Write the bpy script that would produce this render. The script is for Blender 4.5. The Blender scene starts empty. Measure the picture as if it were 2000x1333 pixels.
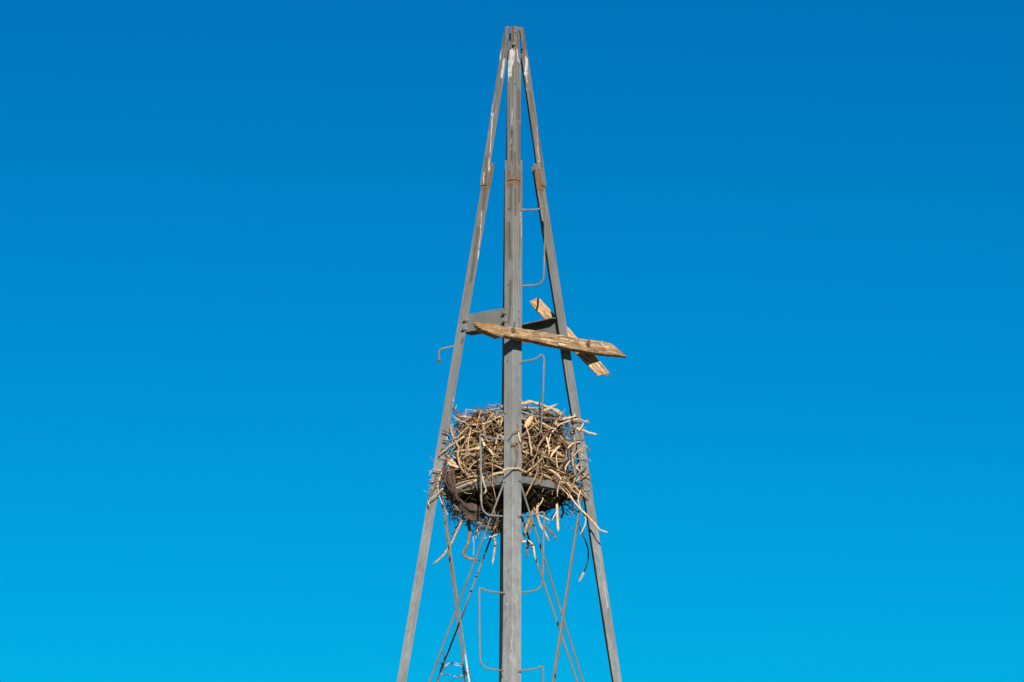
import bpy, bmesh, math, random
from mathutils import Vector, Matrix, noise as mnoise

random.seed(7)
sc = bpy.context.scene
COL = sc.collection
R = math.radians

# ------------------------------------------------------------------ camera
PITCH, ROLL = R(10.5), 0.0072
FPX = 10740.0                                   # focal length in photo pixels (2000 wide)
CAM = Vector((0.0, -26.4, 1.6))
_f = Vector((0, math.cos(PITCH), math.sin(PITCH)))
_r0, _u0 = Vector((1, 0, 0)), Vector((0, -math.sin(PITCH), math.cos(PITCH)))
_r = _r0 * math.cos(ROLL) + _u0 * math.sin(ROLL)
_u = _u0 * math.cos(ROLL) - _r0 * math.sin(ROLL)
cam = bpy.data.objects.new('camera', bpy.data.cameras.new('camera'))
COL.objects.link(cam)
cam.matrix_world = Matrix(((_r.x, _u.x, -_f.x, CAM.x), (_r.y, _u.y, -_f.y, CAM.y),
                           (_r.z, _u.z, -_f.z, CAM.z), (0, 0, 0, 1)))
cam.data.sensor_width = 36
cam.data.lens = FPX * 36 / 2000
cam.data.clip_start, cam.data.clip_end = 0.5, 9000
sc.camera = cam

# ------------------------------------------------------------------ sky and sun
SUN_EL, SUN_AZ = R(18.0), R(5.5)                 # azimuth measured from behind the camera, to its right
SUN = Vector((math.sin(SUN_AZ) * math.cos(SUN_EL), -math.cos(SUN_AZ) * math.cos(SUN_EL), math.sin(SUN_EL)))
w = bpy.data.worlds.new("World"); sc.world = w; w.use_nodes = True
nt = w.node_tree
bg = nt.nodes['Background']
sk = nt.nodes.new('ShaderNodeTexSky'); sk.sky_type = 'NISHITA'; sk.sun_disc = False
sk.sun_elevation = SUN_EL; sk.sun_rotation = math.pi - SUN_AZ
sk.dust_density = 0.0; sk.ozone_density = 6.0; sk.air_density = 1.0
sep = nt.nodes.new('ShaderNodeSeparateColor'); com = nt.nodes.new('ShaderNodeCombineColor')
nt.links.new(sk.outputs[0], sep.inputs[0])
for i, (g, k) in enumerate(((1.85, 0.001), (1.85, 0.1325), (1.78, 0.1215))):   # contrasty, deeply saturated sky of the photograph
    p = nt.nodes.new('ShaderNodeMath'); p.operation = 'POWER'; p.inputs[1].default_value = g
    m = nt.nodes.new('ShaderNodeMath'); m.operation = 'MULTIPLY'; m.inputs[1].default_value = k
    nt.links.new(sep.outputs[i], p.inputs[0]); nt.links.new(p.outputs[0], m.inputs[0]); nt.links.new(m.outputs[0], com.inputs[i])
nt.links.new(com.outputs[0], bg.inputs[0])
bg.inputs[1].default_value = 0.1
sun = bpy.data.objects.new('sun', bpy.data.lights.new('sun', 'SUN'))
COL.objects.link(sun)
sun.data.energy = 5.0; sun.data.angle = R(0.5); sun.data.color = (1.0, 0.955, 0.89)
sun.rotation_euler = SUN.to_track_quat('Z', 'Y').to_euler()
sun.location = (0, -5, 20)
sc.view_settings.view_transform = 'Standard'; sc.view_settings.look = 'None'
sc.view_settings.exposure = 0.5; sc.view_settings.gamma = 1; sc.view_settings.use_curve_mapping = False

# ------------------------------------------------------------------ pixel <-> place
def proj(p):
    d = p - CAM; t = d.dot(_f)
    return 1000 + FPX * d.dot(_r) / t, 666.5 - FPX * d.dot(_u) / t
def ray(px, py):
    return (_f + _r * ((px - 1000) / FPX) - _u * ((py - 666.5) / FPX))
def hit(px, py, p0, n):
    d = ray(px, py)
    return CAM + d * ((p0 - CAM).dot(n) / d.dot(n))
def at(px, py, Y):                                # the point seen at a pixel at the depth Y of the world
    return hit(px, py, Vector((0, Y, 0)), Vector((0, 1, 0)))
def zax(py):                                      # height on the tower axis of an image row
    x = 1000 + (666.5 - py) * ROLL
    d = ray(x, py)
    return CAM.z + d.z * (-CAM.y / d.y)

# ------------------------------------------------------------------ bookkeeping
def tag(o, label, cat, group=None):
    o['label'] = label; o['category'] = cat
    if group: o['group'] = group
    return o
def empty(name, loc, label, cat, group=None):
    o = bpy.data.objects.new(name, None); COL.objects.link(o); o.location = loc
    o.empty_display_size = 0.1
    return tag(o, label, cat, group)
def mesh_obj(name, me, mat, parent=None):
    o = bpy.data.objects.new(name, me); COL.objects.link(o)
    if mat is not None and not me.materials: me.materials.append(mat)
    if parent is not None:
        o.parent = parent
        q, off = parent, Vector((0, 0, 0))
        while q is not None: off += q.location; q = q.parent
        o.location = -off                          # meshes are written in world coordinates
    return o

class MB:                                         # collects verts / faces / uvs for ONE mesh
    def __init__(s): s.v, s.f, s.uv = [], [], []
    def add(s, vs, fs, uvs=None):
        b = len(s.v); s.v += [tuple(x) for x in vs]
        for i, f in enumerate(fs):
            s.f.append(tuple(b + k for k in f)); s.uv.append(uvs[i] if uvs else [(0, 0)] * len(f))
    def tube(s, pts, rad, n=6, flat=1.0, cap=True):
        pts = [Vector(p) for p in pts]; N = len(pts)
        t0 = (pts[1] - pts[0]).normalized()
        a = t0.orthogonal().normalized(); L = 0.0
        vs, rows = [], []
        for i, p in enumerate(pts):
            t = (pts[min(i + 1, N - 1)] - pts[max(i - 1, 0)]).normalized()
            a = (a - t * a.dot(t)).normalized(); c = t.cross(a)
            if i: L += (p - pts[i - 1]).length
            rr = rad[i] if isinstance(rad, (list, tuple)) else rad
            for k in range(n):
                th = 2 * math.pi * k / n
                vs.append(p + a * (rr * math.cos(th)) + c * (rr * flat * math.sin(th)))
            rows.append(L)
        fs, us = [], []
        for i in range(N - 1):
            for k in range(n):
                k2 = (k + 1) % n
                fs.append((i * n + k, i * n + k2, (i + 1) * n + k2, (i + 1) * n + k))
                us.append([(k / n, rows[i]), ((k + 1) / n, rows[i]), ((k + 1) / n, rows[i + 1]), (k / n, rows[i + 1])])
        if cap:
            fs.append(tuple(range(n - 1, -1, -1))); us.append([(.5, rows[0])] * n)
            fs.append(tuple((N - 1) * n + k for k in range(n))); us.append([(.5, rows[-1])] * n)
        s.add(vs, fs, us)
    def box(s, c, ex, ey, ez):                    # centre and three half-extent vectors
        vs = [c + ex * i + ey * j + ez * k for i in (-1, 1) for j in (-1, 1) for k in (-1, 1)]
        s.add(vs, [(0, 1, 3, 2), (4, 6, 7, 5), (0, 4, 5, 1), (2, 3, 7, 6), (0, 2, 6, 4), (1, 5, 7, 3)])
    def mesh(s, name, smooth=False):
        me = bpy.data.meshes.new(name); me.from_pydata(s.v, [], s.f); 
        uvl = me.uv_layers.new(name='UVMap'); k = 0
        flat = []
        for u in s.uv:
            for q in u: flat += [q[0], q[1]]
        uvl.data.foreach_set('uv', flat)
        if smooth: me.polygons.foreach_set('use_smooth', [True] * len(me.polygons))
        me.validate(); me.update()
        return me
    def build(s, name, mat, parent=None, smooth=False):
        return mesh_obj(name, s.mesh(name, smooth), mat, parent)

def curve(pts, step=0.012):                       # Catmull-Rom through the points, resampled
    pts = [Vector(p) for p in pts]
    if len(pts) == 2: pts = [pts[0], pts[0].lerp(pts[1], .5), pts[1]]
    P = [pts[0] * 2 - pts[1]] + pts + [pts[-1] * 2 - pts[-2]]
    out = []
    for i in range(1, len(P) - 2):
        p0, p1, p2, p3 = P[i - 1:i + 3]
        n = max(2, int((p2 - p1).length / step))
        for j in range(n):
            t = j / n
            out.append(0.5 * ((2 * p1) + (p2 - p0) * t + (2 * p0 - 5 * p1 + 4 * p2 - p3) * t * t + (3 * p1 - p0 - 3 * p2 + p3) * t ** 3))
    out.append(pts[-1])
    return out

# ------------------------------------------------------------------ materials
class NG:
    def __init__(s, name):
        s.m = bpy.data.materials.new(name); s.m.use_nodes = True
        s.t = s.m.node_tree; s.b = s.t.nodes['Principled BSDF']
    def n(s, kind, **kw):
        x = s.t.nodes.new(kind)
        for k, v in kw.items(): setattr(x, k, v)
        return x
    def link(s, a, b): s.t.links.new(a, b)
    def val(s, sock, v):
        if hasattr(v, 'links'): s.link(v, sock)
        else: sock.default_value = v
    def math(s, op, a, b=None, clamp=False):
        x = s.n('ShaderNodeMath', operation=op, use_clamp=clamp); s.val(x.inputs[0], a)
        if b is not None: s.val(x.inputs[1], b)
        return x.outputs[0]
    def vmath(s, op, a, b=None, out=0):
        x = s.n('ShaderNodeVectorMath', operation=op); s.val(x.inputs[0], a)
        if b is not None: s.val(x.inputs[1], b)
        return x.outputs[out]
    def scale(s, v, f):
        x = s.n('ShaderNodeVectorMath', operation='SCALE'); s.link(v, x.inputs[0]); s.val(x.inputs['Scale'], f)
        return x.outputs[0]
    def mapping(s, v, sc_):
        return s.vmath('MULTIPLY', v, sc_)
    def noise(s, vec, scale, detail=3, rough=.55, dist=0.0):
        x = s.n('ShaderNodeTexNoise'); s.link(vec, x.inputs['Vector'])
        x.inputs['Scale'].default_value = scale; x.inputs['Detail'].default_value = detail
        x.inputs['Roughness'].default_value = rough; x.inputs['Distortion'].default_value = dist
        return x
    def mrange(s, v, a, b, c=0., d=1., smooth=True):
        x = s.n('ShaderNodeMapRange', interpolation_type='SMOOTHSTEP' if smooth else 'LINEAR')
        s.val(x.inputs['Value'], v)
        for k, q in (('From Min', a), ('From Max', b), ('To Min', c), ('To Max', d)): s.val(x.inputs[k], q)
        return x.outputs[0]
    def ramp(s, v, stops):
        x = s.n('ShaderNodeValToRGB'); s.link(v, x.inputs[0]); e = x.color_ramp.elements
        while len(e) < len(stops): e.new(0.5)
        for q, (p, c) in zip(e, stops): q.position = p; q.color = (*c, 1)
        return x.outputs[0]
    def mix(s, f, a, b):
        x = s.n('ShaderNodeMix', data_type='RGBA'); s.val(x.inputs[0], f)
        for sock, v in ((x.inputs[6], a), (x.inputs[7], b)):
            if isinstance(v, tuple): sock.default_value = (*v, 1) if len(v) == 3 else v
            else: s.link(v, sock)
        return x.outputs[2]
    def bump(s, h, strength=.3, dist=.002):
        x = s.n('ShaderNodeBump'); s.link(h, x.inputs['Height'])
        x.inputs['Strength'].default_value = strength; x.inputs['Distance'].default_value = dist
        s.link(x.outputs[0], s.b.inputs['Normal'])

def steel(name, marks=(), base=(.345, .35, .345), tone=1.0, warm=True, streak=0.0):
    """weathered galvanised steel; marks = (kind, (u0,v0), (u1,v1), width) in metres on the piece's own surface"""
    g = NG(name); b = g.b
    uv = g.n('ShaderNodeUVMap').outputs[0]
    co = g.n('ShaderNodeNewGeometry').outputs['Position']
    st = g.noise(g.vmath('ADD', g.mapping(uv, (150, 2.2, 0)), g.mapping(co, (4, 4, 4))), 1.0, 4, .6)
    bl = g.noise(g.mapping(co, (9, 9, 5)), 1.0, 4, .6)
    fi = g.noise(co, 160, 3, .6)
    c0 = tuple(x * .72 * tone for x in base); c1 = tuple(x * 1.0 * tone for x in base); c2 = (base[0] * 1.17 * tone, base[1] * 1.16 * tone, base[2] * 1.13 * tone)
    col = g.ramp(st.outputs[0], [(.28, c0), (.5, c1), (.74, c2)])
    col = g.mix(g.mrange(bl.outputs[0], .42, .68, 0, .6), col, (base[0] * .62, base[1] * .6, base[2] * .56))
    col = g.mix(g.mrange(fi.outputs[0], .62, .8, 0, .5), col, (.12, .105, .09))
    sp = g.noise(g.mapping(co, (48, 48, 30)), 1.0, 4, .7)
    col = g.mix(g.mrange(sp.outputs[0], .5, .66, 0, .42), col, tuple(x * .55 for x in base))
    col = g.mix(g.mrange(sp.outputs[0], .46, .34, 0, .4), col, tuple(min(.62, x * 1.4) for x in base))
    if warm:                                       # rust-tinged dust, heavier towards the top of the tower
        sx = g.n('ShaderNodeSeparateXYZ'); g.link(co, sx.inputs[0])
        hz = g.math('ADD', sx.outputs[2], g.math('MULTIPLY', g.math('SUBTRACT', bl.outputs[0], .5), 1.2))
        col = g.mix(g.mrange(hz, 5.5, 6.2, 0, .62), col, g.ramp(st.outputs[0], [(.3, (.15, .15, .145)), (.7, (.275, .275, .268))]))
        col = g.mix(g.mrange(hz, 6.2, 7.2, 0, .6), col, g.ramp(st.outputs[0], [(.35, (.135, .12, .098)), (.65, (.255, .24, .207))]))
    dn = g.noise(g.mapping(co, (130, 130, 45)), 1.0, 4, .65)
    if streak:                                     # flaked, streaky upper sections
        s2 = g.noise(g.vmath('ADD', g.mapping(uv, (210, 6, 0)), g.mapping(co, (2, 2, 2))), 1.0, 5, .7)
        col = g.mix(g.mrange(s2.outputs[0], .5, .64, 0, .6), col, (.115, .1, .082))
        s3 = g.noise(g.vmath('ADD', g.mapping(uv, (300, 11, 0)), g.mapping(co, (7, 7, 7))), 1.0, 4, .7)
        col = g.mix(g.mrange(s3.outputs[0], .62, .69, 0, .7), col, (.56, .54, .49))
    off = g.vmath('SUBTRACT', dn.outputs['Color'], (.5, .5, .5))
    groups = {}
    for kind, A, B, wd in marks: groups.setdefault(kind, []).append((A, B, wd))
    for kind, lst in groups.items():
        tot = None
        soft = kind in ('rust', 'brown', 'dark')
        p = g.vmath('ADD', uv, g.vmath('MULTIPLY', off, (.011, .05, 0) if not soft else (.02, .05, 0)))
        for A, B, wd in lst:
            ba = (B[0] - A[0], B[1] - A[1], 0); q = max(ba[0] ** 2 + ba[1] ** 2, 1e-9)
            pa = g.vmath('SUBTRACT', p, (A[0], A[1], 0))
            h = g.math('MULTIPLY', g.vmath('DOT_PRODUCT', pa, ba, 1), 1 / q, True)
            x = g.n('ShaderNodeVectorMath', operation='SCALE'); x.inputs[0].default_value = ba; g.link(h, x.inputs['Scale'])
            d = g.vmath('LENGTH', g.vmath('SUBTRACT', pa, x.outputs[0]), None, 1)
            m = g.mrange(d, wd * (.2 if soft else .75), wd * (1.5 if soft else 1.05), 1, 0)
            tot = m if tot is None else g.math('MAXIMUM', tot, m)
        if kind == 'white':
            tot = g.math('MULTIPLY', tot, g.mrange(dn.outputs[0], .36, .46))
            col = g.mix(tot, col, g.ramp(fi.outputs[0], [(.3, (.6, .56, .48)), (.7, (.8, .77, .7))]))
        elif kind == 'rust':
            col = g.mix(g.math('MULTIPLY', tot, g.mrange(dn.outputs[0], .28, .5, .3, 1.0)), col, g.ramp(fi.outputs[0], [(.32, (.11, .05, .022)), (.55, (.27, .14, .06)), (.75, (.45, .27, .13))]))
        elif kind == 'brown':
            col = g.mix(g.math('MULTIPLY', tot, g.mrange(st.outputs[0], .3, .6, .35, .9)), col, (.125, .096, .068))
        elif kind == 'dark':
            col = g.mix(g.math('MULTIPLY', tot, .85), col, (.02, .017, .015))
    g.link(g.scale(col, .70), b.inputs['Base Color'])
    b.inputs['Roughness'].default_value = .6
    b.inputs['Specular IOR Level'].default_value = .15
    g.bump(g.math('ADD', st.outputs[0], fi.outputs[0]), .25, .0012)
    return g.m

def timber(name, pale=1.0, orange_end=None):
    g = NG(name); b = g.b
    uv = g.n('ShaderNodeUVMap').outputs[0]
    wob = g.noise(g.mapping(uv, (6, 14, 1)), 1.0, 3, .6)
    p = g.vmath('ADD', uv, g.scale(g.vmath('SUBTRACT', wob.outputs['Color'], (.5, .5, .5)), .03))
    gr = g.noise(g.mapping(p, (6, 95, 1)), 1.0, 6, .7)
    bl = g.noise(g.mapping(p, (11, 48, 1)), 1.0, 5, .65)
    lt = g.noise(g.mapping(p, (19, 52, 1)), 1.0, 4, .65)
    cr = g.noise(g.mapping(p, (4.2, 75, 1)), 1.0, 4, .6)
    s = pale
    col = g.ramp(gr.outputs[0], [(.25, (.15 * s, .085 * s, .042 * s)), (.42, (.36 * s, .22 * s, .115 * s)), (.56, (.55 * s, .36 * s, .19 * s)), (.75, (.72 * s, .52 * s, .31 * s))])
    col = g.mix(g.mrange(bl.outputs[0], .46, .6, 0, .85), col, (.185 * s, .115 * s, .068 * s))
    col = g.mix(g.mrange(lt.outputs[0], .55, .66, 0, .8), col, (.86, .70, .48))
    crk = g.mrange(cr.outputs[0], .62, .66)
    col = g.mix(crk, col, (.05, .03, .02))
    if orange_end:
        x = g.n('ShaderNodeSeparateXYZ'); g.link(p, x.inputs[0])
        m = g.math('MULTIPLY', g.mrange(x.outputs[0], orange_end * .5, orange_end, 1, 0), g.mrange(x.outputs[1], .005, .03, 1, .35))
        col = g.mix(m, col, g.ramp(bl.outputs[0], [(.38, (.05, .022, .01)), (.47, (.42, .2, .05)), (.62, (.72, .46, .2))]))
    g.link(g.scale(col, .74), b.inputs['Base Color']); b.inputs['Roughness'].default_value = .85
    b.inputs['Specular IOR Level'].default_value = .15
    g.bump(g.math('SUBTRACT', g.math('ADD', gr.outputs[0], lt.outputs[0]), crk), .8, .004)
    return g.m

def stick_mat(name, island=False, gain=1.0):
    g = NG(name); b = g.b
    co = g.n('ShaderNodeNewGeometry')
    rnd = co.outputs['Random Per Island'] if island else g.n('ShaderNodeObjectInfo').outputs['Random']
    no = g.noise(co.outputs['Position'], 70, 4, .6)
    fi = g.noise(co.outputs['Position'], 320, 3, .6)
    v = g.math('ADD', g.math('MULTIPLY', rnd, .62), g.math('MULTIPLY', g.math('SUBTRACT', no.outputs[0], .37), .85))
    col = g.ramp(v, [(.0, (.06, .034, .02)), (.22, (.19, .112, .06)), (.45, (.43, .28, .158)), (.68, (.68, .48, .295)), (.95, (.86, .67, .46))])
    col = g.mix(g.mrange(fi.outputs[0], .6, .75, 0, .6), col, (.1, .065, .045))
    g.link(g.scale(col, .80 * gain), b.inputs['Base Color']); b.inputs['Roughness'].default_value = .8
    b.inputs['Specular IOR Level'].default_value = .2
    g.bump(g.math('ADD', no.outputs[0], fi.outputs[0]), .5, .002)
    return g.m

def plain(name, c1, c2, scale, rough=.85, bump=.4, dist=.003):
    g = NG(name)
    co = g.n('ShaderNodeNewGeometry').outputs['Position']
    no = g.noise(co, scale, 5, .6)
    g.link(g.ramp(no.outputs[0], [(.3, c1), (.7, c2)]), g.b.inputs['Base Color'])
    g.b.inputs['Roughness'].default_value = rough; g.b.inputs['Specular IOR Level'].default_value = .2
    g.bump(no.outputs[0], bump, dist)
    return g.m

# ------------------------------------------------------------------ tower geometry (a square tower of four angle-iron legs)
PSI = R(1.2)
def rot(v, a): return Vector((v[0] * math.cos(a) - v[1] * math.sin(a), v[0] * math.sin(a) + v[1] * math.cos(a), 0))
DIRS = {k: rot((0, -1), PSI + i * math.pi / 2) for i, k in enumerate(('front', 'right', 'rear', 'left'))}
Z363, Z1333, Z110, ZTOP = zax(363), zax(1333), zax(110), zax(54)
SL = (0.545 - 0.1565) / (Z363 - Z1333)
def h_low(z): return 0.1565 + (Z363 - z) * SL
SU = (0.1650 - 0.070) / (Z110 - Z363)
def h_up(z): return 0.1650 + (Z363 - z) * SU
TWIST = {'front': 0.0, 'right': R(3.5), 'rear': 0.0, 'left': R(1.0)}
def frame(k):
    d = DIRS[k]; e = Vector((-d.y, d.x, 0))
    a, b = (-d - e) / math.sqrt(2), (-d + e) / math.sqrt(2)
    t = TWIST[k]
    return d, rot(a, t), rot(b, t)
def vert(k, z, up=False): return DIRS[k] * (h_up(z) if up else h_low(z)) + Vector((0, 0, z))
def leg_uv(k, px, py, up=False, side='B'):
    d, a, b = frame(k); f = b if side == 'B' else a
    s = -(SU if up else SL); L = d * s + Vector((0, 0, 1)); v0 = vert(k, Z363, up)
    n = f.cross(L).normalized()
    p = hit(px, py, v0, n) - v0
    v = p.z; u = (p - L * v).dot(f)
    return (u if side == 'B' else -u, v + Z363)
def leg_point(k, u, z, up=False, side='B', out=0.0):
    d, a, b = frame(k); f, o = (b, a) if side == 'B' else (a, b)
    return vert(k, z, up) + f * u - o * out
FACES = {'FL': ('front', 'left'), 'FR': ('front', 'right'), 'RL': ('rear', 'left'), 'RR': ('rear', 'right')}
FN = {'PB': (Vector((.37, .098, 6.5)), Vector((-.03, -1, -.04)).normalized())}   # the loose second plank lies behind the first
for f, (p, q) in FACES.items():
    A, B, C_ = vert(p, 5), vert(q, 5), vert(p, 4)
    n = (B - A).cross(C_ - A).normalized()
    if n.dot(A) < 0: n = -n
    FN[f] = (A, n)
def face(f, px, py, n=0.0):
    A, N = FN[f]; return hit(px, py, A + N * n, N)

def angle_leg(stations, k, up, t=0.006):
    """stations: (z, width A, width B, bevel at the ridge)"""
    d, a, b = frame(k); mb = MB(); rows, us = [], []
    for z, wa, wb, c in stations:
        V = vert(k, z, up)
        i = V + a * t + b * t
        ps = [V + a * c, V + a * wa, V + a * wa + b * t, i, V + b * wb + a * t, V + b * wb, V + b * c]
        rows.append(ps); us.append([-c, -wa, -wa, 0, wb, wb, c])
    n = 7; vs = [p for r in rows for p in r]; fs, uv = [], []
    for i in range(len(rows) - 1):
        for j in range(n):
            j2 = (j + 1) % n
            fs.append((i * n + j, i * n + j2, (i + 1) * n + j2, (i + 1) * n + j))
            z0, z1 = stations[i][0], stations[i + 1][0]
            uv.append([(us[i][j], z0), (us[i][j2], z0), (us[i + 1][j2], z1), (us[i + 1][j], z1)])
    fs.append(tuple(range(n - 1, -1, -1))); uv.append([(0, stations[0][0])] * n)
    e = (len(rows) - 1) * n; fs.append(tuple(e + j for j in range(n))); uv.append([(0, stations[-1][0])] * n)
    mb.add(vs, fs, uv); return mb

def drill(o, holes):                               # real holes: (centre, axis, radius)
    mb = MB()
    for c, ax, r in holes: mb.tube([c - ax * .02, c + ax * .02], r, 12)
    me = mb.mesh('hole_cutter'); c = bpy.data.objects.new('hole_cutter', me); COL.objects.link(c)
    c.matrix_world = o.matrix_world
    bm = bmesh.new(); bm.from_mesh(me); bmesh.ops.recalc_face_normals(bm, faces=bm.faces); bm.to_mesh(me); bm.free()
    bm = bmesh.new(); bm.from_mesh(o.data); bmesh.ops.recalc_face_normals(bm, faces=bm.faces); bm.to_mesh(o.data); bm.free()
    m = o.modifiers.new('holes', 'BOOLEAN'); m.operation = 'DIFFERENCE'; m.object = c; m.solver = 'EXACT'
    bpy.context.view_layer.update()
    ev = o.evaluated_get(bpy.context.evaluated_depsgraph_get())
    new = bpy.data.meshes.new_from_object(ev)
    o.modifiers.clear(); mats = list(o.data.materials)
    if len(new.polygons) > 8:
        o.data = new
        o.data.materials.clear(); [o.data.materials.append(x) for x in mats]
    bpy.data.objects.remove(c)

def Zm(ox, oy, s):                                 # read-offs of an enlarged crop -> photo pixels
    return lambda x, y: (ox + x / s, oy + y / s)
z1, z2, z3 = Zm(900, 30, 6.664), Zm(900, 220, 6.06), Zm(900, 400, 6.664)
z4, z6, z7 = Zm(830, 560, 4.762), Zm(1020, 570, 7.405), Zm(890, 590, 10.256)
z8, zb, zc = Zm(850, 770, 5.797), Zm(825, 900, 6.349), Zm(1000, 900, 5.33)
zr, zrr, zl = Zm(830, 1150, 7.285), Zm(1040, 1100, 5.722), Zm(760, 1130, 4.255)

def marks(k, up, lst):
    out = []
    for kind, Z, A, B, wpx in lst:
        pa, pb = Z(*A), Z(*B)
        if k == 'front':
            mid = ((pa[0] + pb[0]) / 2, (pa[1] + pb[1]) / 2)
            ridge = proj(vert('front', zax(mid[1]), up))[0]
            side = 'A' if mid[0] < ridge else 'B'
        else: side = 'A' if k == 'right' else 'B'
        out.append((kind, leg_uv(k, *pa, up, side), leg_uv(k, *pb, up, side), wpx * 0.0025 * (2.3 if kind == 'rust' else .95)))
    return out
MK = {
 ('front', True): [('white', z1, (668, 480), (655, 620), 8), ('white', z1, (645, 600), (638, 770), 6), ('white', z1, (730, 450), (745, 590), 1.3),
   ('white', z1, (755, 590), (760, 600), 2), ('white', z1, (772, 490), (780, 580), 1.1), ('white', z1, (784, 610), (787, 735), 1.0), ('white', z1, (622, 790), (618, 870), .9),
   ('white', z1, (670, 1225), (668, 1330), .9), ('white', z2, (607, 0), (605, 150), .8), ('white', z2, (600, 285), (596, 330), .8), ('white', z2, (592, 355), (592, 380), .7), ('white', z2, (588, 420), (588, 440), 1.0),
   ('brown', z2, (700, 150), (700, 590), 7), ('dark', z2, (607, 225), (603, 255), 2.2), ('brown', z2, (600, 210), (600, 300), 3), ('brown', z1, (755, 1000), (755, 1330), 6),
   ('rust', z2, (575, 700), (578, 800), 1.8), ('rust', z2, (700, 700), (700, 790), 2), ('rust', z2, (575, 795), (700, 790), 2), ('brown', z2, (640, 480), (640, 760), 4), ('brown', z1, (680, 160), (680, 380), 5), ('brown', z1, (740, 200), (740, 420), 3), ('brown', z2, (600, 380), (600, 560), 3)],
 ('left', True): [('white', z1, (520, 455), (512, 580), 1.5), ('white', z1, (560, 590), (537, 800), 3.2), ('white', z1, (543, 700), (527, 790), 1.6), ('white', z1, (415, 1090), (400, 1300), 1.1),
   ('white', z1, (422, 1290), (412, 1333), 1.5), ('white', z2, (375, 15), (368, 180), 1.5), ('white', z2, (366, 180), (345, 480), 1.3), ('white', z2, (337, 540), (330, 690), 1.5), ('white', z2, (276, 720), (266, 870), 1.3),
   ('rust', z2, (250, 860), (320, 860), 1.0), ('brown', z2, (300, 520), (290, 640), 3), ('brown', z1, (570, 180), (560, 400), 4), ('brown', z2, (310, 700), (290, 850), 3)],
 ('right', True): [('white', z1, (858, 570), (848, 770), 4.5), ('white', z1, (850, 760), (866, 880), 1.4), ('white', z1, (866, 350), (866, 405), 1.0), ('white', z1, (860, 950), (868, 1040), .7),
   ('white', z1, (938, 1215), (950, 1320), .8), ('white', z2, (900, 180), (915, 330), .7), ('white', z2, (914, 330), (912, 450), .7), ('white', z2, (912, 450), (938, 560), .8), ('white', z2, (938, 572), (920, 588), .8),
   ('brown', z2, (915, 200), (960, 640), 3.4), ('brown', z1, (820, 180), (840, 430), 5), ('brown', z1, (900, 1000), (960, 1330), 3), ('rust', z2, (925, 690), (945, 860), 2.2), ('rust', z2, (930, 850), (1005, 865), 1.8)],
 ('front', False): [('rust', z2, (565, 610), (560, 800), 1.8), ('rust', z2, (735, 610), (735, 790), 1.8), ('rust', z2, (560, 835), (720, 835), 2.2), ('brown', z2, (645, 900), (645, 1200), 4), ('brown', z2, (690, 850), (690, 1050), 4), ('brown', z2, (590, 860), (590, 1150), 4), ('rust', z2, (728, 840), (730, 900), 1.2), ('brown', z3, (630, 250), (640, 700), 5), ('brown', z3, (650, 1000), (640, 1333), 4), ('brown', z4, (790, 180), (780, 330), 4),  # brown staining; down the left flange it also paints in that side's shade
   ('brown', z3, (650, 1270), (650, 1310), 2), ('white', z3, (780, 110), (792, 420), .5), ('white', z8, (205 + 700, 0), (903, 25), .6), ('rust', z8, (935, 330), (935, 380), 1.1), ('rust', z8, (905, 590), (905, 660), 1.3),
   ('white', zl, (1017, 505), (1012, 680), .7), ('white', zl, (965, 210), (990, 215), .5), ('white', zl, (990, 215), (985, 240), .5), ('white', zl, (1042, 660), (1042, 745), .5), ('brown', z4, (800, 155), (805, 165), 3)],
 ('left', False): [('white', z3, (272, 65), (252, 440), .9), ('white', z3, (250, 440), (217, 715), .9), ('rust', z2, (375, 620), (330, 870), 2.0), ('rust', z2, (255, 905), (320, 890), 1.8), ('brown', z2, (290, 900), (260, 1150), 5), ('brown', z3, (230, 300), (130, 1000), 4),
   ('white', z8, (205, 30), (203, 75), 1.0), ('white', z8, (138, 440), (130, 520), .9), ('white', z8, (130, 530), (125, 600), .7), ('brown', z4, (350, 490), (345, 530), 4), ('white', zl, (255, 165), (253, 172), 1.2)],
 ('right', False): [('rust', z2, (872, 640), (925, 890), 2.0), ('rust', z2, (925, 910), (995, 905), 2.2), ('brown', z2, (945, 930), (955, 1000), 3), ('white', zrr, (792, 210), (846, 515), 1.1), ('rust', zrr, (850, 520), (850, 540), 1), ('white', zc, (810, 785), (812, 805), .9)],
 ('rear', True): [], ('rear', False): [],
}

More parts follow.
